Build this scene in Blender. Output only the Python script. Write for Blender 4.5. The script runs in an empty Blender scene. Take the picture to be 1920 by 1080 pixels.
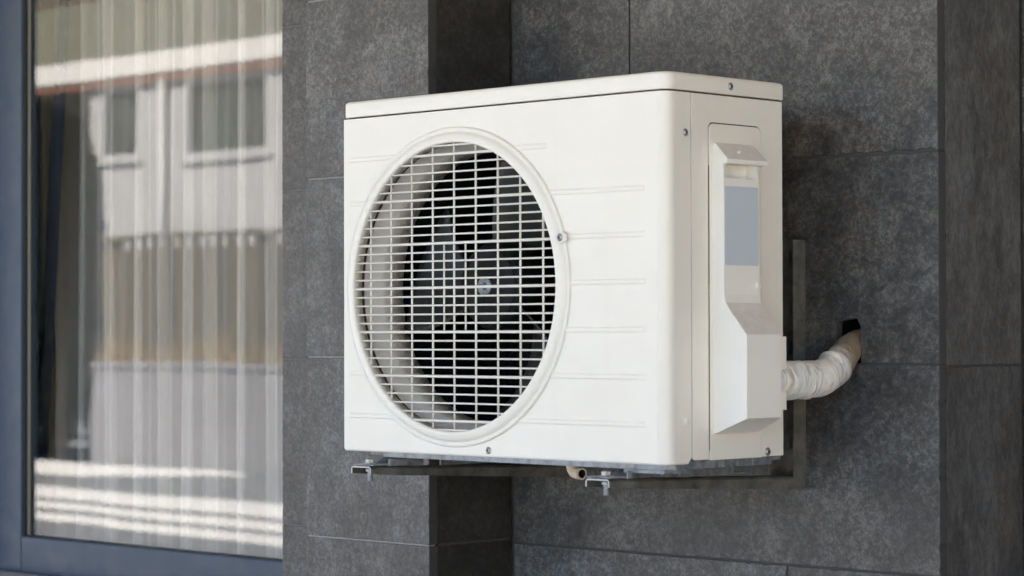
import bpy, bmesh, math, random
from math import sin, cos, pi, radians, sqrt
from mathutils import Vector, Matrix, noise
random.seed(7)
S = bpy.context.scene
C = S.collection

# ------------------------------------------------------------------ camera, sky, sun, exposure
F_PX, YAW, PITCH, ROLL = 4623.0, 0.77593, 0.018194, -0.002568
CAM = Vector((3.4625, -3.0771, 0.2195))
fwd = Vector((-sin(YAW)*cos(PITCH), cos(YAW)*cos(PITCH), sin(PITCH)))
rgt = Vector((cos(YAW), sin(YAW), 0)); upv = rgt.cross(fwd)
r2 = rgt*cos(ROLL) + upv*sin(ROLL); u2 = -rgt*sin(ROLL) + upv*cos(ROLL)
cam = bpy.data.cameras.new("Camera"); co = bpy.data.objects.new("Camera", cam); C.objects.link(co)
co.matrix_world = Matrix(((r2.x, u2.x, -fwd.x, CAM.x), (r2.y, u2.y, -fwd.y, CAM.y), (r2.z, u2.z, -fwd.z, CAM.z), (0, 0, 0, 1)))
cam.sensor_width = 36; cam.lens = F_PX/1920*36; cam.clip_start = 0.05; cam.clip_end = 3000
cam.dof.use_dof = True; cam.dof.focus_distance = 4.55; cam.dof.aperture_fstop = 5.2
S.camera = co

SUN_EL, SUN_AZ = radians(50), radians(-14)      # azimuth from +Y (north), positive towards +X
W = bpy.data.worlds.new("World"); S.world = W; W.use_nodes = True
wn = W.node_tree; bg = wn.nodes['Background']
sky = wn.nodes.new('ShaderNodeTexSky'); sky.sky_type = 'NISHITA'; sky.sun_disc = False
sky.sun_elevation = SUN_EL; sky.sun_rotation = SUN_AZ; sky.dust_density = 1.5
wn.links.new(sky.outputs[0], bg.inputs[0]); bg.inputs[1].default_value = 0.06
sl = bpy.data.lights.new("Sun", 'SUN'); sl.energy = 5.0; sl.angle = radians(0.5); sl.color = (1, .915, .79)
so = bpy.data.objects.new("Sun", sl); C.objects.link(so)
sd = Vector((sin(SUN_AZ)*cos(SUN_EL), cos(SUN_AZ)*cos(SUN_EL), sin(SUN_EL)))
so.rotation_euler = sd.to_track_quat('Z', 'Y').to_euler(); so.location = sd*30
S.view_settings.view_transform = 'Standard'; S.view_settings.look = 'None'; S.view_settings.gamma = 1
S.view_settings.exposure = 3.15
S.cycles.max_bounces = 10; S.cycles.diffuse_bounces = 5; S.cycles.glossy_bounces = 5; S.cycles.transparent_max_bounces = 24
S.cycles.transmission_bounces = 6; S.cycles.sample_clamp_indirect = 8
S.cycles.use_denoising = True; S.cycles.denoiser = 'OPENIMAGEDENOISE'; S.cycles.denoising_prefilter = 'FAST'

GZ = -1.28                                       # ground level (0 = underside of the unit's front panel)

# ------------------------------------------------------------------ helpers
class MB:
    """collects shapes into one mesh"""
    def __init__(s): s.bm = bmesh.new(); s.mi = 0
    def face(s, vs, smooth=False):
        f = s.bm.faces.new(vs); f.material_index = s.mi; f.smooth = smooth; return f
    def v(s, p): return s.bm.verts.new(p)
    def box(s, x0, x1, y0, y1, z0, z1):
        P = [s.v((x, y, z)) for x in (x0, x1) for y in (y0, y1) for z in (z0, z1)]
        for q in ((0, 1, 3, 2), (4, 6, 7, 5), (0, 4, 5, 1), (2, 3, 7, 6), (0, 2, 6, 4), (1, 5, 7, 3)):
            s.face([P[i] for i in q])
    def prism(s, pts, a0, a1, axis='y', smooth=False, side_mi=None):
        """outline pts extruded along axis from a0 to a1; pts are the two remaining coords in xyz order"""
        def mk(p, a):
            return {'x': (a, p[0], p[1]), 'y': (p[0], a, p[1]), 'z': (p[0], p[1], a)}[axis]
        A = [s.v(mk(p, a0)) for p in pts]; B = [s.v(mk(p, a1)) for p in pts]
        n = len(pts); m0 = s.mi
        s.face(A); s.face(B[::-1])
        if side_mi is not None: s.mi = side_mi
        for i in range(n): s.face([A[i], B[i], B[(i+1) % n], A[(i+1) % n]], smooth)
        s.mi = m0
    def lathe(s, prof, c, axis='y', n=96, closed=False, smooth=True):
        """prof: (r, a) pairs turned about axis through c"""
        rings = []
        for r, a in prof:
            if r < 1e-6: rings.append([s.v(s._ax(c, 0, 0, a, axis))]); continue
            rings.append([s.v(s._ax(c, r*cos(2*pi*i/n), r*sin(2*pi*i/n), a, axis)) for i in range(n)])
        prs = list(zip(rings, rings[1:])) + ([(rings[-1], rings[0])] if closed else [])
        for A, B in prs:
            for i in range(n):
                j = (i+1) % n
                if len(A) == 1 and len(B) == 1: continue
                if len(A) == 1: s.face([A[0], B[i], B[j]], smooth)
                elif len(B) == 1: s.face([A[i], B[0], A[j]], smooth)
                else: s.face([A[i], B[i], B[j], A[j]], smooth)
    @staticmethod
    def _ax(c, u, w, a, axis):
        if axis == 'y': return (c[0]+u, c[1]+a, c[2]+w)
        if axis == 'x': return (c[0]+a, c[1]+u, c[2]+w)
        return (c[0]+u, c[1]+w, c[2]+a)
    def rod(s, p, q, r, n=8, caps=True):
        p, q = Vector(p), Vector(q); d = (q-p).normalized()
        a = d.orthogonal().normalized(); b = d.cross(a)
        A = [s.v(p+(a*cos(2*pi*i/n)+b*sin(2*pi*i/n))*r) for i in range(n)]
        B = [s.v(q+(a*cos(2*pi*i/n)+b*sin(2*pi*i/n))*r) for i in range(n)]
        for i in range(n): s.face([A[i], B[i], B[(i+1) % n], A[(i+1) % n]], True)
        if caps: s.face(A[::-1]); s.face(B)
    def loft(s, secs, caps=True, smooth=False):
        R = [[s.v(p) for p in sec] for sec in secs]; n = len(R[0])
        for A, B in zip(R, R[1:]):
            for i in range(n): s.face([A[i], B[i], B[(i+1) % n], A[(i+1) % n]], smooth)
        if caps: s.face(R[0][::-1]); s.face(R[-1])
    def build(s, name, mats, parent=None, bevel=0, seg=2, angle=35, recalc=True):
        if recalc: bmesh.ops.recalc_face_normals(s.bm, faces=s.bm.faces[:])
        me = bpy.data.meshes.new(name); s.bm.to_mesh(me); s.bm.free()
        for m in (mats if isinstance(mats, (list, tuple)) else [mats]): me.materials.append(m)
        o = bpy.data.objects.new(name, me); C.objects.link(o)
        if parent: o.parent = parent
        if bevel:
            b = o.modifiers.new("bevel", 'BEVEL'); b.width = bevel; b.segments = seg; b.limit_method = 'ANGLE'
            b.angle_limit = radians(angle); b.harden_normals = False
        return o

def thing(name, label, cat, group=None, loc=(0, 0, 0)):
    o = bpy.data.objects.new(name, None); C.objects.link(o); o.location = loc; o.empty_display_size = .1
    return tag(o, label, cat, group)
def tag(o, label, cat, group=None):
    o['label'] = label; o['category'] = cat
    if group: o['group'] = group
    return o
def struct(o): o['kind'] = 'structure'; return o
def round_rect(x0, x1, z0, z1, r, n=6, corners=(1, 1, 1, 1)):
    """corners: bl, br, tr, tl"""
    out = []
    for k, (cx, cz, a0) in enumerate(((x0+r, z0+r, pi), (x1-r, z0+r, 1.5*pi), (x1-r, z1-r, 0), (x0+r, z1-r, .5*pi))):
        if corners[k]:
            for i in range(n+1): a = a0+i*pi/2/n; out.append((cx+r*cos(a), cz+r*sin(a)))
        else: out.append(((x0, z0), (x1, z0), (x1, z1), (x0, z1))[k])
    return out

# ------------------------------------------------------------------ materials
def mat(name, col=(.5, .5, .5), rough=.5, metal=0, spec=.5):
    m = bpy.data.materials.new(name); m.use_nodes = True
    b = m.node_tree.nodes['Principled BSDF']
    b.inputs['Base Color'].default_value = (*col, 1); b.inputs['Roughness'].default_value = rough
    b.inputs['Metallic'].default_value = metal; b.inputs['Specular IOR Level'].default_value = spec
    return m
class NT:
    def __init__(s, m): s.m = m; s.t = m.node_tree; s.b = s.t.nodes['Principled BSDF']
    def n(s, typ, **kw):
        x = s.t.nodes.new(typ)
        for k, v in kw.items(): setattr(x, k, v)
        return x
    def l(s, a, b): s.t.links.new(a, b)
    def coord(s, scale=(1, 1, 1), island=False):
        tc = s.n('ShaderNodeTexCoord'); o = tc.outputs['Object']
        if island:
            g = s.n('ShaderNodeNewGeometry'); m = s.n('ShaderNodeMath', operation='MULTIPLY'); m.inputs[1].default_value = 37.0
            s.l(g.outputs['Random Per Island'], m.inputs[0])
            a = s.n('ShaderNodeVectorMath', operation='ADD'); s.l(o, a.inputs[0]); s.l(m.outputs[0], a.inputs[1]); o = a.outputs[0]
        mp = s.n('ShaderNodeMapping'); mp.inputs['Scale'].default_value = scale; s.l(o, mp.inputs['Vector']); return mp.outputs[0]
    def noise(s, vec, scale, detail=4, rough=.55, dist=0):
        x = s.n('ShaderNodeTexNoise'); x.inputs['Scale'].default_value = scale; x.inputs['Detail'].default_value = detail
        x.inputs['Roughness'].default_value = rough; x.inputs['Distortion'].default_value = dist
        s.l(vec, x.inputs['Vector']); return x.outputs['Fac']
    def ramp(s, fac, stops):
        r = s.n('ShaderNodeValToRGB'); e = r.color_ramp.elements
        while len(e) < len(stops): e.new(.5)
        for x, (p, c) in zip(e, stops): x.position = p; x.color = (*c, 1) if len(c) == 3 else c
        s.l(fac, r.inputs[0]); return r.outputs[0]
    def math(s, op, a, b=None, clamp=False):
        x = s.n('ShaderNodeMath', operation=op, use_clamp=clamp)
        for i, q in enumerate((a, b)):
            if q is None: continue
            if hasattr(q, 'links'): s.l(q, x.inputs[i])
            else: x.inputs[i].default_value = q
        return x.outputs[0]
    def mix(s, fac, a, b, typ='MIX'):
        x = s.n('ShaderNodeMix', data_type='RGBA', blend_type=typ)
        for i, q in ((0, fac), (6, a), (7, b)):
            if hasattr(q, 'links'): s.l(q, x.inputs[i])
            else: x.inputs[i].default_value = q if i == 0 else (*q, 1)
        return x.outputs[2]
    def bump(s, h, strength=.2, dist=.001):
        x = s.n('ShaderNodeBump'); x.inputs['Strength'].default_value = strength; x.inputs['Distance'].default_value = dist
        s.l(h, x.inputs['Height']); s.l(x.outputs[0], s.b.inputs['Normal'])
    def col(s, c): s.l(c, s.b.inputs['Base Color'])
    def rough(s, c): s.l(c, s.b.inputs['Roughness'])

def tile_mat(name, lo, mid, hi, zscale=1.0, seed=0, fine=85):
    m = mat(name, rough=.5); N = NT(m)
    v = N.coord((1, 1, zscale), island=True); m3 = N.noise(v, 42, 6, .7, .6)
    n1 = N.noise(v, fine, 8, .74, .5); n2 = N.noise(v, 9, 5, .6, .3); n3 = N.noise(v, 330, 3, .6)
    a = N.math('ADD', N.math('MULTIPLY', n1, .38), N.math('MULTIPLY', n2, .22)); a = N.math('ADD', a, N.math('MULTIPLY', n3, .16)); a = N.math('ADD', a, N.math('MULTIPLY', m3, .24))
    c = N.ramp(a, [(.42, lo), (.5, mid), (.60, hi)])
    g = N.n('ShaderNodeNewGeometry')
    k = N.math('ADD', N.math('MULTIPLY', g.outputs['Random Per Island'], .30), .85)
    c = N.mix(N.ramp(N.noise(v, 7, 3, .5), [(.4, (0,)*3), (.6, (.8,)*3)]), c, (1.06, .99, .94), 'MULTIPLY')
    c = N.mix(N.ramp(N.noise(v, 5.3, 3, .5), [(.45, (0,)*3), (.65, (.8,)*3)]), c, (.95, 1.0, 1.05), 'MULTIPLY')
    hs = N.n('ShaderNodeHueSaturation'); N.l(k, hs.inputs['Value']); N.l(c, hs.inputs['Color'])
    # pale scuffs and chips
    sc = N.noise(N.coord((1, 1, .5), island=True), 46, 8, .8, 1.2)
    sm = N.ramp(sc, [(.66, (0, 0, 0)), (.72, (1, 1, 1))])
    fl = N.ramp(N.noise(N.coord((1, 1, 1.6), island=True), 210, 4, .65, .8), [(.66, (0,)*3), (.71, (1,)*3)])
    c2 = N.mix(N.math('MULTIPLY', sm, .5), hs.outputs[0], (.26, .26, .25)); c2 = N.mix(N.math('MULTIPLY', fl, .4), c2, (.30, .30, .29))
    N.col(c2); N.rough(N.ramp(a, [(.35, (.42,)*3), (.65, (.6,)*3)]))
    N.bump(a, .35, .0012); return m
M = {}
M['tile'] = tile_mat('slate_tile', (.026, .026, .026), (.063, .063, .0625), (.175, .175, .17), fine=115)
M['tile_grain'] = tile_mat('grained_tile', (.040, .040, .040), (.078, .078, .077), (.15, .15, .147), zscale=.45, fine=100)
M['tile_return'] = tile_mat('darker_slate_tile', (.012, .0115, .011), (.026, .025, .024), (.062, .060, .057), fine=95)  # darker copy of the slate tile for the pilaster's side faces
M['tile_edge'] = mat('tile_edge', (.05, .05, .05), .7)
M['grout'] = mat('pale_grout', (.30, .29, .28), .9)
M['grout_dark'] = mat('dark_grout', (.062, .061, .059), .9)
M['masonry'] = mat('masonry', (.2, .19, .18), .9)

def paint_mat(name, col, dirt, amount=.25, rough=.38, dust=False, grime_z=None):
    m = mat(name, col, rough); N = NT(m)
    v = N.coord()
    n = N.noise(v, 5, 6, .65); c = N.mix(N.math('MULTIPLY', N.ramp(n, [(.45, (0,)*3), (.8, (1,)*3)]), amount), col, dirt)
    st = N.ramp(N.noise(N.coord((34, 34, 1.6)), 1.0, 5, .6), [(.56, (0,)*3), (.74, (1,)*3)]); c = N.mix(N.math('MULTIPLY', st, amount*.5), c, dirt)
    sp = N.noise(v, 420, 2, .5); spm = N.ramp(sp, [(.76, (0,)*3), (.79, (1,)*3)])
    c = N.mix(N.math('MULTIPLY', spm, .35), c, (.25, .2, .15))
    if dust:
        g = N.n('ShaderNodeNewGeometry'); sx = N.n('ShaderNodeSeparateXYZ'); N.l(g.outputs['Normal'], sx.inputs[0])
        up = N.ramp(sx.outputs['Z'], [(.2, (0,)*3), (.7, (1,)*3)])
        dn = N.noise(v, 60, 6, .75); dm = N.math('MULTIPLY', up, N.ramp(dn, [(.3, (.25,)*3), (.7, (.85,)*3)]))
        c = N.mix(N.math('MULTIPLY', dm, .6), c, (.56, .46, .38))
    N.col(c); N.bump(N.noise(v, 700, 2, .5), .06, .0004)
    rr = N.ramp(N.noise(v, 22, 4, .6), [(.3, (rough-.05,)*3), (.7, (rough+.08,)*3)]); N.rough(rr)
    return m
M['white'] = paint_mat('white_enamel', (.775, .753, .68), (.60, .54, .43), .18)
M['cover'] = paint_mat('white_plastic', (.84, .828, .77), (.64, .58, .49), .25, .45, dust=True)
M['wire'] = mat('wire_coating', (.74, .725, .66), .4)
M['shroud'] = paint_mat('shroud_plastic', (.66, .64, .59), (.36, .33, .27), .5, .5)
M['gap_dirt_shade'] = mat('dusty_shaded_gap', (.07, .05, .035), .9)  # rusty gap dirt, also used as painted shade in the guard gap
M['black'] = mat('black_plastic', (.012, .012, .013), .42)
M['blade'] = mat('fan_plastic', (.020, .0195, .019), .45)
M['inside'] = mat('dark_interior', (.004, .005, .006), .8, 0, .1)  # near-black, also puts cavity and pipe hole darkness into the colour
M['hub'] = mat('hub_plastic', (.010, .010, .011), .5, 0, .2)
M['sticker'] = mat('blue_grey_film', (.54, .60, .66), .38)

def metal_mat(name, a, b, rough=.5, metal=.6, scale=40):
    m = mat(name, a, rough, metal); N = NT(m); v = N.coord()
    n = N.noise(v, scale, 7, .7, .4); N.col(N.ramp(n, [(.35, a), (.65, b)])); N.rough(N.ramp(n, [(.3, (rough-.1,)*3), (.7, (rough+.15,)*3)]))
    N.bump(n, .15, .001); return m
M['galv'] = metal_mat('galvanised_steel', (.12, .135, .15), (.32, .345, .365), .5, .5)
M['bracket'] = metal_mat('weathered_steel', (.068, .070, .062), (.165, .165, .15), .65, .2, 30)
M['cutedge'] = metal_mat('bare_steel_edge', (.28, .29, .29), (.56, .57, .57), .5, .4)
M['screw'] = metal_mat('zinc_screw', (.22, .24, .25), (.45, .47, .49), .4, .75, 200)
M['slot'] = mat('screw_recess', (.02, .02, .02), .7)
M['drain'] = paint_mat('aged_plastic', (.66, .58, .44), (.30, .20, .10), .8, .5)

# tape wrapped round the pipe: ivory, bluish bands, brown soiling towards the wall
m = mat('wrapping_tape', (.75, .73, .66), .42); N = NT(m); v = N.coord()
sx = N.n('ShaderNodeSeparateXYZ'); tc = N.n('ShaderNodeTexCoord'); N.l(tc.outputs['Object'], sx.inputs[0])
bands = N.noise(N.coord((.3, 6, .5)), 9, 4, .6, .4)
c = N.ramp(bands, [(.35, (.84, .76, .62)), (.46, (.88, .85, .77)), (.6, (.72, .76, .77)), (.68, (.88, .83, .70))])
fold = N.noise(N.coord((1, 7, 1.2)), 26, 5, .6, .6)
c = N.mix(N.math('MULTIPLY', N.ramp(fold, [(.55, (0,)*3), (.62, (1,)*3)]), .6), c, (.36, .30, .22))  # crease shade drawn into the colour as dark lines
soil = N.math('ADD', N.math('MULTIPLY', N.math('SUBTRACT', sx.outputs['Y'], .392), 24), N.math('MULTIPLY', N.math('SUBTRACT', N.noise(v, 30, 6, .7), .5), 1.6), True)
c = N.mix(N.math('MULTIPLY', soil, .92), c, (.21, .15, .085)); N.col(c); N.bump(fold, .8, .004); M['tape'] = m

M['frame'] = paint_mat('blue_grey_frame', (.014, .042, .082), (.03, .05, .08), .3, .45)
M['gasket'] = mat('rubber_gasket', (.018, .02, .022), .6)
M['sill'] = paint_mat('stone_sill', (.42, .43, .43), (.3, .3, .28), .4, .6)
M['spacer'] = mat('aluminium_spacer', (.34, .33, .29), .45, .5)
M['room'] = mat('dim_room', (.10, .095, .085), .8)
M['soffit'] = mat('warm_bounce_soffit', (.50, .36, .23), .6)

# glazing: thin clear panes, clear when looked through, mirror-like by Fresnel
m = bpy.data.materials.new('clear_glass'); m.use_nodes = True; t = m.node_tree; t.nodes.remove(t.nodes['Principled BSDF'])
out = t.nodes['Material Output']; tr = t.nodes.new('ShaderNodeBsdfTransparent'); gl = t.nodes.new('ShaderNodeBsdfGlossy')
gl.inputs['Roughness'].default_value = 0; tr.inputs['Color'].default_value = (.96, .965, .965, 1)
fr = t.nodes.new('ShaderNodeFresnel'); fr.inputs['IOR'].default_value = 1.52; mx = t.nodes.new('ShaderNodeMixShader')
geo = t.nodes.new('ShaderNodeNewGeometry')
tcn = t.nodes.new('ShaderNodeTexCoord'); nz = t.nodes.new('ShaderNodeTexNoise'); nz.inputs['Scale'].default_value = 3.0; nz.inputs['Detail'].default_value = 1
bp = t.nodes.new('ShaderNodeBump'); bp.inputs['Strength'].default_value = .05; bp.inputs['Distance'].default_value = .004
t.links.new(tcn.outputs['Object'], nz.inputs['Vector']); t.links.new(nz.outputs['Fac'], bp.inputs['Height']); t.links.new(bp.outputs[0], gl.inputs['Normal'])
mr = t.nodes.new('ShaderNodeMapRange'); mr.inputs[3].default_value = 1.5; mr.inputs[4].default_value = 1/1.5     # same Fresnel from both sides of the thin pane
t.links.new(geo.outputs['Backfacing'], mr.inputs[0]); t.links.new(mr.outputs[0], fr.inputs['IOR'])
t.links.new(fr.outputs[0], mx.inputs[0]); t.links.new(tr.outputs[0], mx.inputs[1]); t.links.new(gl.outputs[0], mx.inputs[2]); t.links.new(mx.outputs[0], out.inputs[0])
M['glass'] = m
def sheer(name, col, opacity):
    m = bpy.data.materials.new(name); m.use_nodes = True; t = m.node_tree; t.nodes.remove(t.nodes['Principled BSDF'])
    out = t.nodes['Material Output']; tr = t.nodes.new('ShaderNodeBsdfTransparent'); d = t.nodes.new('ShaderNodeBsdfDiffuse'); tl = t.nodes.new('ShaderNodeBsdfTranslucent')
    d.inputs[0].default_value = (*col, 1); tl.inputs[0].default_value = (*col, 1)
    a = t.nodes.new('ShaderNodeMixShader'); a.inputs[0].default_value = .4; b = t.nodes.new('ShaderNodeMixShader')
    lw = t.nodes.new('ShaderNodeLayerWeight'); lw.inputs[0].default_value = .35
    mr = t.nodes.new('ShaderNodeMapRange'); mr.inputs[3].default_value = opacity; mr.inputs[4].default_value = min(1, opacity*2.6)
    t.links.new(lw.outputs['Facing'], mr.inputs[0]); t.links.new(mr.outputs[0], b.inputs[0])
    t.links.new(d.outputs[0], a.inputs[1]); t.links.new(tl.outputs[0], a.inputs[2]); t.links.new(tr.outputs[0], b.inputs[1]); t.links.new(a.outputs[0], b.inputs[2])
    t.links.new(b.outputs[0], out.inputs[0]); return m
M['sheer'] = sheer('sheer_voile', (.82, .80, .75), .43)
M['slit_strip'] = mat('dark_slit', (.018, .026, .045), .8)

# ------------------------------------------------------------------ ground
def ground_mat(name, a, b, scale=2.5, rough=.9):
    m = mat(name, a, rough); N = NT(m); v = N.coord()
    n = N.math('ADD', N.math('MULTIPLY', N.noise(v, scale, 6, .65), .6), N.math('MULTIPLY', N.noise(v, scale*30, 4, .6), .4))
    N.col(N.ramp(n, [(.38, a), (.62, b)])); N.bump(n, .4, .01); return m
M['asphalt'] = ground_mat('yard_asphalt', (.12, .128, .145), (.18, .19, .21))
M['concrete'] = ground_mat('pale_sun_streak', (.56, .56, .565), (.70, .70, .70))
M['patio'] = ground_mat('patio_concrete', (.42, .41, .39), (.55, .54, .51))
def sheet(name, x0, x1, y0, y1, z, m):
    b = MB(); b.face([b.v((x0, y0, z)), b.v((x1, y0, z)), b.v((x1, y1, z)), b.v((x0, y1, z))]); return b.build(name, m)
struct(sheet('ground', -900, 900, -900, 900, GZ, M['asphalt']))
struct(sheet('patio', -30, 14, -6.1, .45, GZ+.004, M['patio']))
# pale strips painting sunlit streaks on the yard (outline, slightly uneven), what the window mirrors at its foot
def sun_streak(pts):
    b = MB(); b.prism(pts, GZ+.004, GZ+.03, 'z'); struct(b.build('path', M['concrete'], None, .01))  # each path is sunlight painted as a pale strip
sun_streak([(-26, -12.40), (-17.2, -12.40), (-16.4, -12.1), (-17.8, -11.05), (-26, -10.6)])
sun_streak([(-26, -9.95), (-16, -9.60), (-6, -9.25), (-6, -8.15), (-14, -8.75), (-26, -9.35)])
sun_streak([(-26, -9.05), (-12, -8.20), (-6, -7.75), (-6, -7.30), (-14, -8.02), (-26, -8.75)])
sun_streak([(-26, -8.35), (-13, -7.55), (-6, -7.0), (-6, -6.62), (-14, -7.32), (-26, -8.05)])

# ------------------------------------------------------------------ the house the unit hangs on
YW, YP = .475, .245                              # face of the wall, face of the pilaster
XPL, XPR, XE = -.392, -.0236, 1.0104             # pilaster edges, end of the wall
house = thing('house', 'house front clad in dark grey stone tiles with projecting pilaster beside a window', 'house')
G = .0013
wr = random.Random(21)
def worn(pts):
    """outline with slightly nibbled edges"""
    out = []; n = len(pts); cx_ = sum(p[0] for p in pts)/n; cz_ = sum(p[1] for p in pts)/n
    for i, p in enumerate(pts):
        q = pts[(i+1) % n]; d = (q[0]-p[0], q[1]-p[1]); L = math.hypot(*d); k = int(L/.008); out.append(p)
        if n > 4: continue
        nx, nz = -d[1]/L, d[0]/L
        if nx*(cx_-p[0])+nz*(cz_-p[1]) < 0: nx, nz = -nx, -nz
        for j in range(1, k):
            t = (j+wr.uniform(-.3, .3))/k; o = abs(wr.gauss(0, .00045)); o += wr.uniform(.0012, .0032) if wr.random() < .035 else 0
            if abs(p[1]-.5325) < .003 and abs(d[1]) < 1e-6 and p[0]+d[0]*t > .62: o = abs(wr.gauss(.0028, .0018))      # the badly chipped joint right of the unit
            out.append((p[0]+d[0]*t+nx*o, p[1]+d[1]*t+nz*o))
    return out
def slabs(b, xs, zs, a0, a1, axis='y', notch=None):
    """tiles between consecutive xs and zs, tile i,j from a0 (face) to a1"""
    for j, (za, zb) in enumerate(zip(zs, zs[1:])):
        row = xs[j] if isinstance(xs[0], (list, tuple)) else xs
        for xa, xb in zip(row, row[1:]):
            pts = [(xa+G, za+G), (xb-G, za+G), (xb-G, zb-G), (xa+G, zb-G)]
            if notch and xa < notch[0] and xb > notch[1] and za+.02 > notch[2] > za-.02:
                pts = [(xa+G, za+G), (notch[0], za+G), (notch[0]+.003, notch[3]-.004), (notch[0]+.02, notch[3]), (notch[1]-.008, notch[3]+.003), (notch[1], notch[3]-.012), (notch[1], za+G), (xb-G, za+G), (xb-G, zb-G), (xa+G, zb-G)]
            b.prism(worn(pts), a0, a1, axis, side_mi=1)
WX0, WX1, WZ0, WZ1 = -2.05, -.7405, -.392, 1.50
ZM = [-1.28, -.939, -.571, -.203, .163, .5325, .90, 1.27, 1.64, 1.80]
HOLE = (.785, .842, .163, .241)
b = MB()
A_, B_ = [XPR+.004, .2965, XE], [XPR+.004, .676, XE]
slabs(b, [B_, A_, B_, [XPR+.004, XE], [XPR+.004, XE], A_, B_, A_, B_], ZM, YW, YW+.0205, notch=HOLE)
# the sliver of the same wall left of the pilaster, up to the window reveal
b.build('wall', [M['tile'], M['tile_edge']], house, .0009, 1)
b = MB(); slabs(b, [-.7405, XPL+.02], ZM[:4]+[.163, .536, .90, 1.27, 1.64, 1.80], YW+.0005, YW+.0205); b.build('wall_strip', [M['tile'], M['tile_edge']], house, .0009, 1)
b = MB(); slabs(b, [-2.10, -1.42, -.7415], [-1.28, -.939, -.571, WZ0-.036], YW+.0005, YW+.0205); b.build('wall', [M['tile'], M['tile_edge']], house, .0009, 1)
b = MB(); slabs(b, [-4.0, -3.24, -2.10], ZM, YW+.0005, YW+.0205); b.build('wall', [M['tile'], M['tile_edge']], house, .0009, 1)
b = MB(); xs = [XPL, XPR]; ZP = [-1.28, -.93, -.5625, -.195, .1715, .536, .902, 1.27, 1.64, 1.80]
slabs(b, xs, ZP, YP, YP+.0216)
b.build('pilaster', [M['tile'], M['tile_edge']], house, .0009, 1)
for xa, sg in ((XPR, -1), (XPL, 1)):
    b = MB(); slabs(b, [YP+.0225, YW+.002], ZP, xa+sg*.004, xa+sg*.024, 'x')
    b.build('pilaster_return', [M['tile_return'], M['tile_edge']], house, .0009, 1)
b = MB(); slabs(b, [YW+.0215, .735], [-1.28, -.571, .1595, .90, 1.79], XE-.003, XE-.023, 'x')
b.build('end_wall', [M['tile_grain'], M['tile_edge']], house, .0009, 1)
b = MB(); slabs(b, [XE-.002, 1.74, 2.47, 3.2, 3.93, 4.66, 5.39, 6.12], ZM, .736, .757); b.build('recessed_wall', [M['tile'], M['tile_edge']], house, .0009, 1)
# grout beds just behind the faces
b = MB(); b.box(XPL+.006, XPR-.006, YP+.0022, YP+.02, GZ, 1.79); b.build('pilaster_grout', M['grout'], house)
M['grout_grey'] = mat('grey_grout', (.17, .165, .16), .9)
b = MB(); b.box(-.738, XPL+.03, YW+.0018, YW+.02, GZ, 1.79); b.build('strip_grout', M['grout_grey'], house)
b = MB()
for x0, x1, z0, z1 in ((XPR, HOLE[0]+.001, GZ, 1.79), (HOLE[1]-.001, XE-.005, GZ, 1.79), (HOLE[0]+.001, HOLE[1]-.001, GZ, HOLE[2]), (HOLE[0]+.001, HOLE[1]-.001, HOLE[3]+.004, 1.79)):
    b.box(x0, x1, YW+.0028, YW+.02, z0, z1)
b.box(XPR-.0065, XPR-.02, YP+.03, YW, GZ, 1.79)
b.box(XE-.0055, XE-.02, YW+.024, .74, GZ, 1.79); b.build('grout', M['grout_dark'], house)
# masonry behind the cladding, with the window opening and the pipe hole left open
b = MB()
b.box(-4.0, WX0-.0, YW+.021, .72, GZ, 1.795); b.box(WX0, WX1, YW+.021, .72, GZ, WZ0-.035); b.box(WX0, WX1, YW+.021, .72, WZ1, 1.795)
b.box(WX1+.002, HOLE[0], YW+.021, .72, GZ, 1.795); b.box(HOLE[1], XE-.024, YW+.021, .72, GZ, 1.795)
b.box(HOLE[0], HOLE[1], YW+.021, .72, GZ, HOLE[2]); b.box(HOLE[0], HOLE[1], YW+.021, .72, HOLE[3]+.004, 1.795); b.box(HOLE[0], HOLE[1], .66, .72, HOLE[2], HOLE[3]+.004)
b.box(XPL+.025, XPR-.025, YP+.0225, YW+.02, GZ, 1.795)
b.box(XE-.2, 6.3, .7575, .95, GZ, 1.795)
b.build('masonry', M['masonry'], house)
b = MB(); b.box(HOLE[0]-.002, HOLE[0]+.0006, YW+.006, .66, HOLE[2], HOLE[3]+.004); b.box(HOLE[1]-.0006, HOLE[1]+.002, YW+.0215, .66, HOLE[2], HOLE[3]+.004); b.box(HOLE[0], HOLE[1], YW+.022, .66, HOLE[3]+.0035, HOLE[3]+.006); b.box(HOLE[0], HOLE[1], .62, .659, HOLE[2], HOLE[3]+.0034)
b.build('hole_dark_lining', M['inside'], house)  # black lining added to paint in the darkness of the hole
# room behind the window
b = MB(); rx0, rx1, ry0, ry1, rz0, rz1 = -3.6, .2, .721, 4.2, -1.2, 1.79
b.box(rx0-.1, rx0, ry0, ry1, rz0, rz1); b.box(rx1, rx1+.1, ry0, ry1, rz0, rz1); b.box(rx0-.1, rx1+.1, ry1, ry1+.1, rz0, rz1)
b.box(rx0-.1, rx1+.1, ry0, ry1, rz0-.08, rz0); b.build('room', M['room'], house)
# roof added out of view: shades the front, warm underside tints the bounce
b = MB(); b.box(-9, 3.6, -2.75, 4.6, 1.80, 2.05); b.build('added_shade_roof', M['soffit'], house, .01)
# unseen boarded screen, added to cut sky light and bounce warm light
M['screen'] = paint_mat('warm_bounce_boards', (.54, .45, .29), (.42, .33, .20), .6, .6)
b = MB(); y = -6.5
while y < 4.4: b.box(6.4, 6.44, y, y+.14, GZ, 1.55); y += .146
b.box(6.441, 6.50, -6.5, 4.4, GZ+.2, GZ+.3); b.box(6.441, 6.50, -6.5, 4.4, 1.3, 1.4)
b.build('added_light_screen', M['screen'], house)
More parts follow.
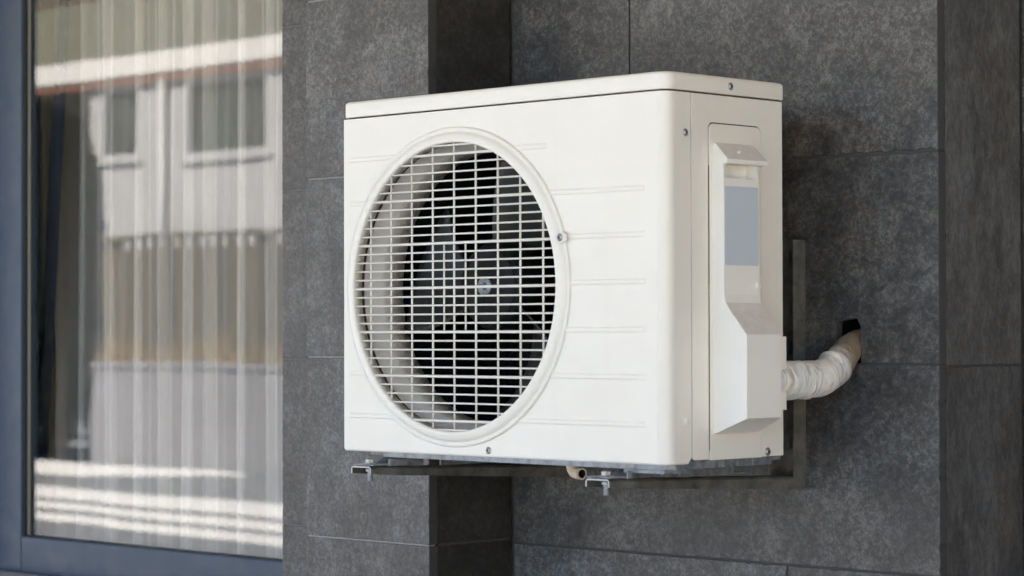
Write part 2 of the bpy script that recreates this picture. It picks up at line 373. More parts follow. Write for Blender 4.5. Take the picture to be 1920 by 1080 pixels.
# window
YF, YG = .56, .581
b = MB()
b.box(WX0, -1.872, YF, YF+.054, WZ0, WZ1-.08); b.box(-.815, WX1-.001, YF, YF+.054, WZ0, WZ1-.08)
b.box(-1.872, -.815, YF+.0, YF+.054, WZ0, -.298); b.box(WX0, WX1-.001, YF, YF+.054, WZ1-.08, WZ1-.002)
wf = b.build('window_frame', M['frame'], house, .004, 2)
b = MB()
for (x0, x1, z0, z1) in ((-1.872, -1.866, -.298, 1.42), (-.821, -.815, -.298, 1.42)):
    b.box(x0, x1, YF+.006, YG-.001, z0, z1)
b.box(-1.866, -.821, YG-.010, YG-.002, -.298, -.2965)
b.build('gasket', M['gasket'], wf)
b = MB(); b.box(-1.8662, -1.8605, YG-.006, YG-.0005, -.2955, 1.42); b.build('glazing_bead', M['spacer'], wf)
for y in (YG,):
    b = MB(); b.box(-1.87, -.817, y, y+.004, -.2962, 1.42); b.build('pane', M['glass'], wf)
b = MB(); b.box(WX0+.001, WX1-.001, YW-.03, YF+.05, WZ0-.033, WZ0-.001); b.build('window_sill', M['sill'], house, .004)

# curtain and a dark slit strip behind the glass
def curtain(x0, x1, y, z0, z1, n, folds, amp, seed, lean=0):
    b = MB(); rnd = random.Random(seed); ph = [rnd.uniform(0, 6.28) for _ in range(6)]
    cols = []
    for i in range(n+1):
        t = i/n; x = x0+(x1-x0)*t
        ang = 2*pi*folds*t
        def off(zz):
            k = 1+.25*sin(zz*1.3+ph[0])
            return amp*k*(sin(ang+.9*sin(3.1*t*6+ph[1])+.25*zz)+.45*sin(2.27*ang+ph[2]+.4*zz)+.25*sin(4.1*ang+ph[3]))
        def dx(zz): return lean*(zz-z1)+.010*sin(1.7*zz+ang*.5+ph[4])
        cols.append([b.v((x+dx(z), y+off(z), z)) for z in [z0+(z1-z0)*j/14 for j in range(15)]])
    for A, B in zip(cols, cols[1:]):
        for j in range(14): b.face([A[j], B[j], B[j+1], A[j+1]], True)
    return b
tag(curtain(-2.10, -.50, .735, -1.15, 1.62, 900, 15, .026, 5).build('sheer_curtain', M['sheer'], recalc=False), 'off white sheer curtain hanging in vertical folds behind the window glass', 'curtain')
tag(curtain(-1.80, -1.761, .668, -1.15, 1.62, 80, 1.5, .006, 11, .095).build('slit_strip', M['slit_strip'], recalc=False), 'narrow dark navy strip standing in for the unlit slit between curtain folds', 'curtain')  # dark strip painting the unlit slit between the curtain folds

# ------------------------------------------------------------------ air conditioner (x right, y into the wall, z up; front panel at y = 0)
AW, AD, ZL, ZT = .80, .313, .6205, .6525
CX, CZ, RI, RO = .2975, .3020, .2586, .2855
ac = thing('air_conditioner', 'white outdoor air conditioner unit with round fan grille mounted on dark tiled wall', 'air conditioner')
# front panel: sheet with round opening, wraps round the right corner to the side seam
b = MB(); n = 128; rc = .022; xf = AW-rc
hole = [b.v((CX+(RI+.016)*cos(2*pi*i/n), 0, CZ+(RI+.016)*sin(2*pi*i/n))) for i in range(n)]
hole2 = [b.v((CX+(RI+.016)*cos(2*pi*i/n), .01, CZ+(RI+.016)*sin(2*pi*i/n))) for i in range(n)]
x0, x1, z0, z1 = .004, xf, .004, ZL-.001
def onrect(a):
    dx, dz = cos(a), sin(a); ts = []
    if dx > 1e-9: ts.append((x1-CX)/dx)
    if dx < -1e-9: ts.append((x0-CX)/dx)
    if dz > 1e-9: ts.append((z1-CZ)/dz)
    if dz < -1e-9: ts.append((z0-CZ)/dz)
    t = min(ts); return (CX+dx*t, 0, CZ+dz*t)
angs = [2*pi*i/n for i in range(n)]
outer = [b.v(onrect(a)) for a in angs]
for i in range(n):
    j = (i+1) % n
    b.face([hole[i], outer[i], outer[j], hole[j]]); b.face([hole[i], hole[j], hole2[j], hole2[i]], True)
for cx_, cz_ in ((x0, z0), (x1, z0), (x1, z1), (x0, z1)):     # square off the four corners
    a = math.atan2(cz_-CZ, cx_-CX) % (2*pi); i = int(a/(2*pi)*n); j = (i+1) % n
    v = b.v((cx_, 0, cz_)); b.face([outer[i], v, outer[j]])
def colv(x, y, za, zb): return [b.v((x, y, za)), b.v((x, y, zb))]
# left return, rounded right corner and side flange
prev = colv(x0, 0, z0, z1)
for k in range(1, 5):
    a = k*pi/8; cur = colv(x0-.004*sin(a), .004*(1-cos(a)), z0, z1); b.face([prev[0], cur[0], cur[1], prev[1]], True); prev = cur
cur = colv(0, .05, z0, z1); b.face([prev[0], cur[0], cur[1], prev[1]])
prev = colv(xf, 0, z0, z1); edge = [prev]
for k in range(1, 13):
    a = k*pi/24; cur = colv(xf+rc*sin(a), rc*(1-cos(a)), z0, z1); b.face([prev[0], cur[0], cur[1], prev[1]], True); prev = cur
P5 = [(AW, .0625, ZL-.001), (AW, .0625, .012), (AW, .055, z0)]
vv = [b.v(p) for p in P5]; b.face([prev[0], vv[2], vv[1], vv[0], prev[1]], False)
w1, w2 = b.v((AW-.012, .0625, ZL-.001)), b.v((AW-.012, .0625, .012)); b.face([vv[0], vv[1], w2, w1])
# rolled bottom hem
hem = [(x0, 0)]+[(xf, 0)]+[(xf+rc*sin(k*pi/24), rc*(1-cos(k*pi/24))) for k in range(1, 13)]+[(AW, .055)]
def hemrow(dz, dy):
    out = []
    for k, (x, y) in enumerate(hem):
        f = 0 if k < 2 else min(1, (k-1)/12)
        out.append(b.v((x-dy*f, y+dy*(1-f), dz)))
    return out
h0 = hemrow(z0, 0); h1 = hemrow(.0012, .001); h2 = hemrow(0, .004); h3 = hemrow(.0, .012)
for A, B in ((h0, h1), (h1, h2), (h2, h3)):
    for i in range(len(A)-1): b.face([A[i], A[i+1], B[i+1], B[i]], True)
bmesh.ops.remove_doubles(b.bm, verts=b.bm.verts[:], dist=1e-5)
# pressed ribs
def rib(xa, xb, z, h=.0052, d=.0012):
    xi, zi = .004, .0026
    A = [b.v(p) for p in ((xa, .0001, z-h), (xb, .0001, z-h), (xb, .0001, z+h), (xa, .0001, z+h))]
    B = [b.v(p) for p in ((xa+xi, -d, z-h+zi), (xb-xi, -d, z-h+zi), (xb-xi, -d, z+h-zi), (xa+xi, -d, z+h-zi))]
    b.face(B)
    for i in range(4): b.face([A[i], A[(i+1) % 4], B[(i+1) % 4], B[i]])
for z in (.0665, .1455, .2245, .305, .3835, .4605, .5425):
    dz = z-CZ; h = sqrt(max(0, (RO-.001)**2-dz*dz))
    rib(.016, CX-h+.004, z); xe = .755 if z < .5 else .530
    rib(CX+h-.004, xe, z)
o = b.build('front_panel', M['white'], ac)
# side panel with the notch for the service cover
ZS = .0065; y0c, y1c = .1068, .2475
b = MB()
tr = [(y0c+.012*(1-cos(k*pi/12)), .573-.012*(1-sin(k*pi/12))) for k in range(7)]
tl = [(y1c-.012*(1-sin(k*pi/12)), .573-.012*(1-cos(k*pi/12))) for k in range(7)]
pts = [(.0643, ZS+.004), (.0683, ZS), (y0c, ZS)]+tr+tl+[(y1c, ZS-.0005), (.307, ZS-.0005), (.307, ZL-.001), (.0643, ZL-.001)]
b.prism(pts, AW-.0015, AW+.0004, 'x'); b.box(AW-.02, AW-.0016, .306, .3072, ZS, ZL-.001)
b.build('side_panel', M['white'], ac, .0007, 2)
b = MB(); b.box(.0005, .0018, .0505, .307, .004, ZL-.001); b.build('side_panel', M['white'], ac)
# service cover plate, moulded housing, label
b = MB(); b.prism(round_rect(.1092, .2462, .0050, .5712, .0115, 6, (0, 0, 1, 1)), AW-.0025, AW+.0014, 'x')
pc = b.build('service_cover', M['white'], ac, .0008, 2)
b = MB()
X = AW+.0005
def sec(z, d, bl, br, fl, fr): return [(X, bl, z), (X+d, fl, z), (X+d, fr, z), (X, br, z)]
b.loft([sec(.0485, .0012, .1195, .239, .1185, .236), sec(.0766, .080, .1195, .238, .1085, .200), sec(.2155, .080, .118, .236, .1092, .200),
        sec(.2560, .042, .1175, .230, .1125, .2055), sec(.2690, .0315, .1172, .226, .1138, .2078), sec(.283, .0276, .117, .2245, .1146, .209), sec(.30, .0268, .117, .224, .115, .2095),
        sec(.4786, .0265, .117, .224, .115, .2088)])
b.loft([sec(.4786, .0262, .117, .124, .1151, .1203), sec(.508, .0262, .118, .124, .1152, .1203)])
b.loft([sec(.4786, .0262, .205, .224, .2012, .2087), sec(.508, .0262, .205, .224, .2012, .2087)])
b.loft([sec(.4786, .005, .120, .206, .1195, .2020), sec(.508, .005, .120, .206, .1195, .2020)])
b.loft([sec(.5020, .0262, .118, .224, .1155, .2090), sec(.5025, .036, .118, .224, .1130, .2215), sec(.5098, .0365, .118, .224, .1132, .2220), sec(.5375, .006, .1205, .222, .1195, .221), sec(.5395, .001, .122, .221, .1215, .220)])
b.box(X, X+.064, .2005, .2345, .088, .212)
bb = MB(); bb.box(AW+.0003, AW+.0009, y0c+.0004, y0c+.0024, .30, .50); bb.box(AW+.0003, AW+.0009, y0c+.0004, y0c+.0016, .02, .2999); bb.build('seam_grime', M['gap_dirt_shade'], ac)
hs = b.build('pipe_housing', M['cover'], ac, .0052, 5, 25)
b = MB(); b.box(AW+.0215, AW+.0268, .158, .1635, .5215, .526); b.build('latch_tab', M['cover'], hs, .0015)
b = MB(); b.prism(round_rect(.1172, .2066, .3320, .4650, .003, 4), X+.0266, X+.0272, 'x'); b.build('label', M['sticker'], hs)
b = MB(); b.lathe([(0, .0266), (.0062, .0266), (.0062, .0295), (.0054, .0303), (0, .0303)], (X, .2035, .299), 'x', 24); b.build('release_button', M['cover'], hs)
# lid
b = MB()
lo = []
for (cx_, cy_, r_, a0) in ((.003+.006, .0006+.006, .006, pi), (AW+.0006-rc, .0006+rc, rc, 1.5*pi), (AW+.0006-.006, AD-.006, .006, 0), (.003+.006, AD-.006, .006, .5*pi)):
    for k in range(9): a = a0+k*pi/16; lo.append((cx_+r_*cos(a), cy_+r_*sin(a)))
def ins(d): 
    mx, my = AW/2, AD/2
    return [(x+(d if x < mx else -d), y+(d if y < my else -d)) for x, y in lo]
secs = [[(x, y, ZL+.0022) for x, y in ins(.0006)], [(x, y, ZL+.0034) for x, y in lo], [(x, y, ZT-.006) for x, y in lo]]
for k in range(1, 5): a = k*pi/8; secs.append([(x, y, ZT-.006+.006*sin(a)) for x, y in ins(.006*(1-cos(a)))])
b.loft(secs, True, True)
o = b.build('lid', M['white'], ac)
for f in o.data.polygons:
    if len(f.vertices) > 6: f.use_smooth = False
b = MB(); b.prism(ins(.0045), ZL-.02, ZL+.0025, 'z'); b.build('lid_rail', M['gap_dirt_shade'], ac)
# fan guard: moulded ring and welded wire grille
b = MB()
b.lathe([(RO+.001, .001), (RO+.001, -.0028), (RO-.0006, -.0046), (RO-.0040, -.0048), (RO-.0052, -.0030), (RO-.0078, -.0034), (RO-.0098, -.0072), (RO-.0135, -.0092), (RO-.020, -.0106), (RI+.0035, -.0108), (RI+.0010, -.0098), (RI, -.0075), (RI, .012), (RI+.003, .012), (RI+.003, .001)], (CX, 0, CZ), n=160, closed=True)
gd = b.build('fan_guard', M['white'], ac)
b = MB(); ri = RI+.0012; zc = .3012
for k in range(-16, 17):
    z = zc+k*.01594; h = ri*ri-(z-CZ)**2
    if h < 4e-4: continue
    h = sqrt(h); r = .0026 if k % 5 == 0 else .0017
    b.rod((CX-h, -.0052, z), (CX+h, -.0052, z), r, 8)
for k in range(-4, 5):
    x = .3005+k*.0551; h = sqrt(ri*ri-(x-CX)**2); b.rod((x, -.0018, CZ-h), (x, -.0018, CZ+h), .0020, 8)
for k in (-.5, .5):
    x = .3020+k*.0551; b.rod((x, -.0018, zc-5*.01594), (x, -.0018, zc+5*.01594), .0018, 8)
b.build('wire_grille', M['wire'], gd)
# shroud, dark gap ring, fan, motor, coil
b = MB(); b.lathe([(.2735, .0125), (.2735, .020), (.266, .0205), (.2645, .024), (.2615, .033), (.2555, .045), (.2495, .054), (.2475, .060), (.2472, .106), (.2485, .106), (.2505, .06), (.275, .03)], (CX, 0, CZ), n=128, closed=True)
b.build('shroud', M['shroud'], ac)
b = MB(); b.lathe([(.2612, .0118), (.2612, .0200), (.272, .0200), (.272, .0118)], (CX, 0, CZ), n=96, closed=True); b.build('gap_shade_ring', M['gap_dirt_shade'], ac)  # dark ring added to paint the shaded gap behind the guard
b = MB(); b.lathe([(.2488, .1045), (.2488, .284)], (CX, 0, CZ), n=96); b.build('cavity_dark_liner', M['inside'], ac)  # black liner added so the fan cavity looks unlit
FY = .072
fan = bpy.data.objects.new('fan', None); C.objects.link(fan); fan.parent = ac; fan.location = (CX, FY, CZ+.002)
b = MB(); b.lathe([(0, .006), (.022, .006), (.026, .010), (.060, .013), (.074, .017), (.079, .026), (.079, .11), (0, .11)], (0, 0, 0), n=64); b.lathe([(.066, .013), (.0675, .0115), (.069, .0125), (.0705, .016)], (0, 0, 0), n=64)
b.build('hub', M['hub'], fan)
for q in range(3):
    b = MB(); a0 = radians(86+120*q); nr, nt = 14, 16; G_ = []
    for i in range(nr+1):
        r = .074+(.236-.074)*i/nr; row = []
        wide = .55+.55*(i/nr)**.8; sw = .35*(i/nr)**1.4
        for j in range(nt+1):
            t_ = j/nt; a = a0-sw*.6-(t_-.12)*wide
            y = .028+.070*t_+.012*sin(pi*t_)-.012*(i/nr)
            row.append(b.v((r*cos(a), y, r*sin(a))))
        G_.append(row)
    for i in range(nr):
        for j in range(nt): b.face([G_[i][j], G_[i+1][j], G_[i+1][j+1], G_[i][j+1]], True)
    o = b.build('blade', M['blade'], fan); s = o.modifiers.new('s', 'SOLIDIFY'); s.thickness = .003; s.offset = 0
b = MB(); b.lathe([(0, .0035), (.0165, .0035), (.0172, .0045), (.0172, .0062), (0, .0062)], (0, 0, 0), n=40); b.build('washer', M['screw'], fan)
b = MB(); b.prism([(.0082*cos(k*pi/3), .0082*sin(k*pi/3)) for k in range(6)], -.0035, .0034, 'y'); b.lathe([(0, -.009), (.0036, -.009), (.0042, -.0082), (.0042, -.002)], (0, 0, 0), n=20); b.build('nut', M['screw'], fan, .0007)
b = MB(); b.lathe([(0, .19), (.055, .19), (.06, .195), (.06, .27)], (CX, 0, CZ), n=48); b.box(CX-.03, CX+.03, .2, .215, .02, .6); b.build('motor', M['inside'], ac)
b = MB()
for k in range(40): x = .02+k*.019; b.box(x, x+.012, .285, .300, .01, ZL-.02)
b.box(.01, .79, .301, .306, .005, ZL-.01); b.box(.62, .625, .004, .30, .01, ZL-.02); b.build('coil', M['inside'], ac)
# base pan and rails under it
b = MB()
pan = [(.1085, .003), (AW-.035, .003), (AW-.012, .010), (AW-.003, .026), (AW-.003, .2625), (AW-.008, .285), (.03, .285), (.02, .05), (.075, .05), (.095, .03)]
b.prism(pan, -.0085, .009, 'z'); b.box(.012, AW-.005, .045, .306, -.001, .008)
for y in (.145, .185, .225): b.box(AW-.0032, AW-.0018, y, y+.006, -.0085, .006)
b.prism([(AW-.095, -.002), (AW-.010, .004), (AW-.002, .03), (AW-.002, .062), (AW-.07, .062)], -.0145, -.0080, 'z')
b.build('base_pan', M['galv'], ac, .002, 2)
# feet on the bracket arms
for xc in (.69, .106):
    b = MB()
    b.loft([[(xc-.027, y, z), (xc+.030, y, z), (xc+.030, y, z+.0028), (xc-.027, y, z+.0028)] for y, z in ((-.048, -.0226), (-.004, -.0233), (.012, -.0225), (.030, -.0125), (.075, -.0115))])
    b.box(xc+.030, xc+.0328, -.012, .075, -.0240, -.0108)
    b.loft([[(xc-.02, y, z), (xc+.048, y, z), (xc+.048, y, z+.0028), (xc-.02, y, z+.0028)] for y, z in ((.195, -.012), (.22, -.0125), (.245, -.0255), (.29, -.0272))])
    b.box(xc+.048, xc+.052, .10, .245, -.026, -.0092)
    b.build('foot', M['galv'], ac, .0008, 1)
# screws
def screw(x, y, z, axis, r=.0052, parent=ac):
    b = MB(); s_ = -1 if axis == 'y' else 1; c = (x, y, z)
    b.lathe([(r*1.25, 0), (r*1.25, .0006*s_), (r, .0008*s_), (r*.92, .0020*s_), (r*.55, .0031*s_), (r*.3, .0032*s_), (r*.22, .0016*s_), (0, .0014*s_)], c, axis, 24)
    b.mi = 1; t_, L = r*.13, r*.55
    for (du, dw) in ((L, t_), (t_, L)):
        if axis == 'y': b.box(x-du, x+du, y-.0034, y-.0020, z-dw, z+dw)
        else: b.box(x+.0020, x+.0034, y-du, y+du, z-dw, z+dw)
    b.build('screw', [M['screw'], M['slot']], parent)
screw(.3841, 0, .0124, 'y'); screw(AW+.0006, .1664, .6370, 'x'); screw(AW, .0489, .5522, 'x'); screw(AW+.0004, .2632, .0140, 'x', .0058)
screw(.5683, -.0098, .3827, 'y', .0060)
b = MB(); b.lathe([(.0105, -.0030), (.0105, -.0101), (.0092, -.0112), (.0074, -.0112), (.0068, -.0098), (.0001, -.0098)], (.5683, 0, .3827), 'y', 32); b.build('screw_boss', M['white'], gd)
b = MB(); b.lathe([(.0068, 0), (.006, .0016), (.0035, .0032), (0, .0038)], (AW, .0488, .072), 'x', 24); b.build('dimple', M['white'], ac)
# condensate drain elbow under the pan
b = MB(); c0 = Vector((.4775, .115, -.0085))
path = [(0, 0, .002), (0, 0, -.006), (.002, -.0005, -.013), (.008, -.0015, -.0185), (.016, -.003, -.020), (.030, -.006, -.0205)]
prev = None
for i, p in enumerate(path):
    p = c0+Vector(p); d = (Vector(path[min(i+1, len(path)-1)])-Vector(path[max(i-1, 0)])).normalized()
    a = Vector((0, 1, 0)); a = (a-d*a.dot(d)).normalized(); e = d.cross(a)
    ring = [b.v(p+(a*cos(2*pi*k/20)+e*sin(2*pi*k/20))*.0105) for k in range(20)]
    if prev:
        for k in range(20): b.face([prev[k], ring[k], ring[(k+1) % 20], prev[(k+1) % 20]], True)
    prev = ring
inner = [b.v(p+(a*cos(2*pi*k/20)+e*sin(2*pi*k/20))*.0075) for k in range(20)]
deep = [b.v(p-d*.02+(a*cos(2*pi*k/20)+e*sin(2*pi*k/20))*.0075) for k in range(20)]
for k in range(20):
    j = (k+1) % 20; b.face([prev[k], inner[k], inner[j], prev[j]])
b.mi = 1
for k in range(20): j = (k+1) % 20; b.face([inner[k], deep[k], deep[j], inner[j]])
b.face(deep)
b.build('drain_spout', [M['drain'], M['slot']], ac)

# ------------------------------------------------------------------ wall brackets
def bracket(xn, label):
    """channel arm whose near flange is at x = xn, sloping a little down to the wall rail"""
    t = thing('wall_bracket', label, 'bracket', 'steel brackets carrying the air conditioner', (xn-.03, YW, 0))
    def P(p): return (p[0]-(xn-.03), p[1]-YW, p[2])
    wv = .0535; th = .0026
    def chan(y, zt, hf):
        xa, xb = xn-wv, xn; zb = zt-hf
        return [P(q) for q in ((xa, y, zb), (xa, y, zt-.004), (xa+.004, y, zt), (xb-.004, y, zt), (xb, y, zt-.004), (xb, y, zb), (xb-th, y, zb), (xb-th, y, zt-.0045), (xb-.0045, y, zt-th), (xa+.0045, y, zt-th), (xa+th, y, zt-.0045), (xa+th, y, zb))]
    b = MB(); y0 = -.052
    b.loft([chan(y0+.0012, -.0236, .0135), chan(y0+.05, -.0252, .0155), chan(.4705, -.0404, .0242)])
    b.build('arm', M['bracket'], t)
    b = MB(); b.loft([chan(y0, -.0235, .0135), chan(y0+.0011, -.0235, .0135)]); b.build('cut_end', M['cutedge'], t)
    b = MB(); rz0, rz1 = -.0585, .386; xa, xb = xn-.0565, xn+.0022
    hz = [(.355, .012), (.19, .012), (.02, .012)]
    # web with slotted holes (built as bands), two flanges back to the wall
    xm = (xa+xb)/2; zz = rz0
    xA, xB, xM = xa+.0029-xn+.03, xb-.0029-xn+.03, xm-xn+.03
    for hc, hh in sorted(hz):
        b.box(xA, xB, -.0034, -.0006, zz, hc-hh)
        b.box(xA, xM-.006, -.0034, -.0006, hc-hh, hc+hh); b.box(xM+.006, xB, -.0034, -.0006, hc-hh, hc+hh); zz = hc+hh
    b.box(xA, xB, -.0034, -.0006, zz, rz1)
    b.box(xb-.0028-xn+.03, xb-xn+.03, .4400-YW, -.0004, rz0, rz1); b.box(xa-xn+.03, xa+.0028-xn+.03, .4400-YW, -.0004, rz0, rz1)
    for k in (-1, 1): b.rod((xM+.012*k, -.004, .28+.05*k), (xM+.012*k, .0, .28+.05*k), .006, 8)
    b.build('rail', M['bracket'], t)
    b = MB(); c = P((xn-.026, -.030, 0))
    b.prism([(c[0]+.0088*cos(k*pi/3), c[1]+.0088*sin(k*pi/3)) for k in range(6)], -.0190, -.0118, 'z')
    b.lathe([(0, -.0202), (.0125, -.0202), (.0125, -.0188), (0, -.0188)], (c[0], c[1], 0), 'z', 28)
    b.lathe([(0, -.052), (.0042, -.052), (.0048, -.051), (.0048, -.026), (.0085, -.0345), (.0085, -.0285), (0, -.0285)], (c[0], c[1], 0), 'z', 18)
    b.build('bolt', M['screw'], t, .0006)
bracket(.718, 'galvanised steel bracket under the service side of the air conditioner, rail visible beside the pipe')
bracket(.133, 'galvanised steel bracket under the left end of the air conditioner below the fan')

# ------------------------------------------------------------------ taped pipe from the housing to the wall
def catmull(pts, n):
    out = []
    for i in range(len(pts)-1):
        p0, p1, p2, p3 = (Vector(pts[max(i-1, 0)]), Vector(pts[i]), Vector(pts[i+1]), Vector(pts[min(i+2, len(pts)-1)]))
        for k in range(n):
            t = k/n; out.append(.5*((2*p1)+(p2-p0)*t+(2*p0-5*p1+4*p2-p3)*t*t+(3*p1-p0-3*p2+p3)*t**3))
    out.append(Vector(pts[-1])); return out
pts = [(.835, .20, .1385), (.837, .27, .1372), (.839, .32, .137), (.840, .365, .1405), (.8325, .412, .1575), (.825, .450, .179), (.815, .490, .197), (.810, .55, .205), (.808, .62, .208)]
path = catmull(pts, 44); L = len(path); b = MB(); nk = 72; rings = []
A = Vector((0, 0, 1))
for i, p in enumerate(path):
    d = (path[min(i+1, L-1)]-path[max(i-1, 0)]).normalized(); a = (A-d*A.dot(d)).normalized(); e = d.cross(a); s_ = i/(L-1)
    base = .0350-.012*s_ if s_ < .5 else .0290-.0060*min(1, (s_-.5)/.22)
    if abs(s_-.50) < .035: base += .0030*cos((s_-.50)/.035*pi/2)
    ring = []
    for k in range(nk):
        th = 2*pi*k/nk
        tw = (s_*10+th/(2*pi)+.25*noise.noise(Vector((s_*9, th*.6, 2)))) % 1
        tw2 = (s_*23-th/(2*pi)*2+.4*noise.noise(Vector((s_*12, th, 7)))) % 1
        w3 = noise.noise(Vector((s_*55, cos(th)*1.5+s_*8, sin(th)*1.5)))
        r = base*(1+.05*(tw**4-.2)+.03*(tw2**4-.2)+.05*noise.noise(Vector((s_*10, cos(th)*1.2, sin(th)*1.2)))+.035*abs(w3))
        ring.append(b.v(p+(a*cos(th)+e*sin(th))*r))
    rings.append(ring)
for R0, R1 in zip(rings, rings[1:]):
    for k in range(nk): b.face([R0[k], R1[k], R1[(k+1) % nk], R0[(k+1) % nk]], True)
b.face(rings[0][::-1]); b.face(rings[-1])
tag(b.build('insulated_pipe', M['tape']), 'pipe wrapped in wrinkled white tape, stained brown where it enters the wall', 'pipe')

# ------------------------------------------------------------------ across the yard: what the window glass mirrors
M['render'] = ground_mat('white_render', (.33, .33, .35), (.40, .40, .42), 1.2)
M['fascia'] = paint_mat('white_fascia', (.62, .61, .60), (.5, .48, .44), .2, .5)
M['eave'] = mat('red_eave_board', (.40, .20, .13), .7)
M['roof'] = ground_mat('olive_roof', (.085, .085, .062), (.125, .125, .09), 3)
M['darkglass'] = mat('house_window_glass', (.05, .055, .045), .08)
M['winframe'] = mat('white_window_frame', (.37, .37, .39), .5)
M['retwall'] = ground_mat('grey_concrete', (.17, .17, .19), (.21, .21, .235), 1.5)
M['fence'] = mat('weathered_boards', (.1, .08, .06), .85); N = NT(M['fence']); g_ = N.n('ShaderNodeNewGeometry')
N.col(N.mix(N.noise(N.coord((8, 8, .6)), 3, 5, .6), N.ramp(g_.outputs['Random Per Island'], [(0, (.035, .027, .02)), (.5, (.085, .065, .048)), (1, (.17, .13, .095))]), (.07, .07, .045)))
nh = thing('bungalow', 'white bungalow with broad white fascia across the yard, mirrored in the window', 'house', None, (-14, -16, GZ))
def NB(): return MB()
def nb(b, name, m, bev=0): 
    for v in b.bm.verts: v.co -= Vector((-14, -16, GZ))
    return b.build(name, m, nh, bev)
HY = -13.12
b = NB()
wins = [(-20.36, -19.62, 2.25, 3.12), (-18.78, -17.25, 2.20, 3.10), (-15.6, -14.2, 2.2, 3.1)]
xs = [-20.59]; 
cur = -20.59
for (a, c_, z0, z1) in wins:
    b.box(cur, a, HY-.25, HY, GZ, 3.42); b.box(a, c_, HY-.25, HY, GZ, z0); b.box(a, c_, HY-.25, HY, z1, 3.42); cur = c_
b.box(cur, -6, HY-.25, HY, GZ, 3.42); b.box(-20.59, -20.34, HY-7, HY-.251, GZ, 3.42); b.box(-6.25, -6, HY-7, HY-.251, GZ, 3.42); b.box(-20.59, -6, HY-7.25, HY-7.001, GZ, 3.42)
nb(b, 'wall', M['render'])
for (a, c_, z0, z1) in wins:
    b = NB(); f = .065
    b.box(a, c_, HY-.10, HY+.012, z0, z0+f); b.box(a, c_, HY-.10, HY+.012, z1-f, z1); b.box(a, a+f, HY-.10, HY+.012, z0+f, z1-f); b.box(c_-f, c_, HY-.10, HY+.012, z0+f, z1-f)
    b.box(a-.03, c_+.03, HY+.002, HY+.05, z0-.05, z0-.002)
    o = nb(b, 'window', M['winframe'])
    b = NB(); b.box(a+f, c_-f, HY-.09, HY-.07, z0+f, z1-f)
    for v in b.bm.verts: v.co -= Vector((-14, -16, GZ))
    b.build('pane', M['darkglass'], o)
b = NB(); b.box(-28, -5, HY+.02, HY+.14, 3.205, 3.445); nb(b, 'fascia', M['fascia'], .01)
b = NB(); b.box(-26, -5, HY-.1, HY+.019, 3.125, 3.204); b.box(-26, -5, HY+.02, HY+.09, 3.13, 3.203); nb(b, 'eave_board', M['eave'])
b = NB(); b.prism([(HY+.13, 3.447), (HY-4.5, 5.3), (HY-9, 3.447)], -28, -5, 'x'); nb(b, 'roof', M['roof'])
b = NB(); b.rod((-19.12, HY+.05, GZ), (-19.12, HY+.05, 3.12), .045, 10); nb(b, 'downpipe', M['winframe'])
# retaining wall, board fence on it, hedge added to keep the left reflection dark
b = MB(); b.box(-19.62, -6, -12.75, -12.45, GZ, -.17); b.box(-19.64, -6, -12.78, -12.42, -.169, -.10)
tag(b.build('retaining_wall', M['retwall'], None, .01), 'low grey concrete retaining wall carrying the brown board fence', 'wall')
fen = thing('board_fence', 'weathered brown board fence with gaps at its top, standing on the grey retaining wall', 'fence', None, (-13, -12.6, -.1))
b = MB(); x = -6.6; n_ = 0
while x < 6.9:
    w_ = random.uniform(.08, .12); h_ = 1.43+random.uniform(-.02, .02); b.box(x, x+w_, 0, .022, .07, h_ if n_ % 2 else 1.27); x += w_+.012; n_ += 1
b.build('boards', M['fence'], fen)
b = MB(); b.box(-6.6, 7, -.05, -.001, .25, .34); b.box(-6.6, 7, -.05, -.001, 1.0, 1.09); b.box(-6.6, 7, .0225, .05, 1.375, 1.435); b.build('rail', M['fence'], fen)
for k in range(6):
    b = MB(); b.box(-6.55+k*2.65, -6.45+k*2.65, -.15, -.051, 0, 1.42); b.build('post', M['fence'], fen)

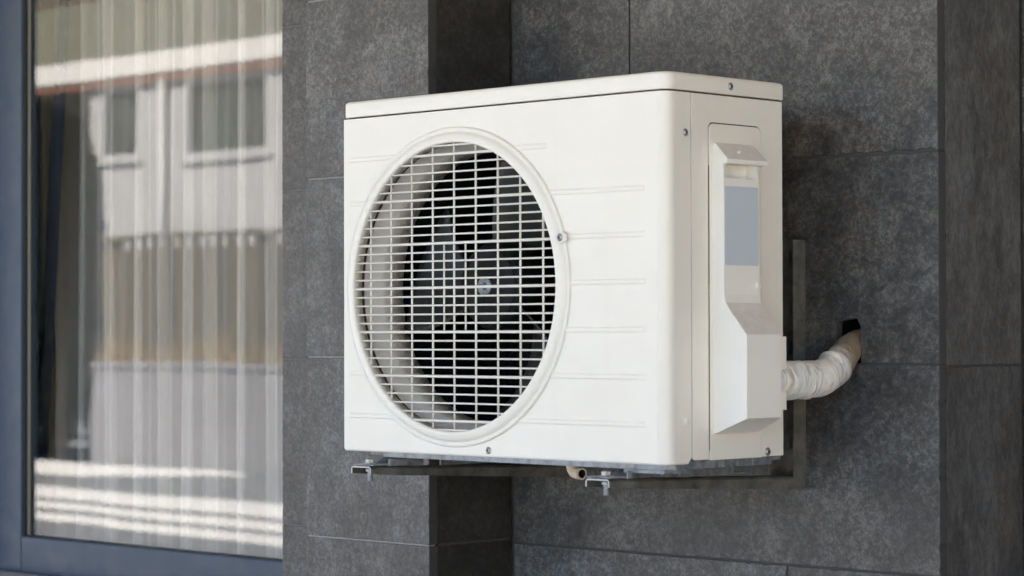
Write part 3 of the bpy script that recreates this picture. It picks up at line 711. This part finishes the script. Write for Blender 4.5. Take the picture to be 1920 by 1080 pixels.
def leaf_mat(name, a, b_):
    m = mat(name, a, .9, 0, .1); N = NT(m); g = N.n('ShaderNodeNewGeometry'); N.col(N.ramp(g.outputs['Random Per Island'], [(0, a), (1, b_)])); return m
M['leaf'] = leaf_mat('hedge_leaf', (.008, .012, .007), (.022, .03, .014))
M['straw'] = leaf_mat('dry_grass', (.16, .115, .065), (.38, .275, .16))
M['bark'] = mat('bark', (.09, .07, .05), .9)
def leaves(b, cx_, cy_, z0, z1, rx, ry, n, s_, seed):
    rnd = random.Random(seed)
    for _ in range(n):
        while True:
            u, v, w = (rnd.uniform(-1, 1) for _ in range(3))
            if abs(u)**3+abs(v)**3+abs(w)**4 < 1: break
        p = Vector((cx_+u*rx, cy_+v*ry, (z0+z1)/2+w*(z1-z0)/2))
        if noise.noise(p*1.3) < -.45: continue
        a = Vector((rnd.gauss(0, 1), rnd.gauss(0, 1), rnd.gauss(0, 1))).normalized(); c_ = a.orthogonal().normalized()
        k = s_*rnd.uniform(.6, 1.3); q = [p-a*k, p+c_*k*.5, p+a*k, p-c_*k*.5]; b.face([b.v(x) for x in q])
hd = thing('hedge', 'tall dark hedge added to darken the mirrored view left of the white bungalow', 'hedge', None, (-22.2, -12.9, GZ))
b = MB(); leaves(b, -.15, 0, 0, 4.35, 2.05, .75, 34000, .10, 3); b.build('foliage', M['leaf'], hd, recalc=False)
b = MB()
for k in range(5): b.rod((-1.8+k*.8, .05*(k % 2), 0), (-1.8+k*.8+.05, 0, 3.6), .045, 8)
b.build('stem', M['bark'], hd)
b = MB(); rnd = random.Random(4)
for _ in range(2200):
    x = rnd.uniform(-19.6, -7); y = -12.5+rnd.uniform(-.04, .05); z = -.098; h = abs(rnd.gauss(.13, .10))*(1+.8*noise.noise(Vector((x*1.7, 0, 0))))+.04
    dx, dy = rnd.uniform(-.08, .08), rnd.uniform(-.03, .08); w_ = .012
    b.face([b.v((x-w_, y, z)), b.v((x+w_, y, z)), b.v((x+dx, y+dy, z+h))])
o = b.build('dry_grass', M['straw'], None, recalc=False); o['kind'] = 'stuff'; o['label'] = 'fringe of dry straw coloured grass along the foot of the board fence'; o['category'] = 'grass'
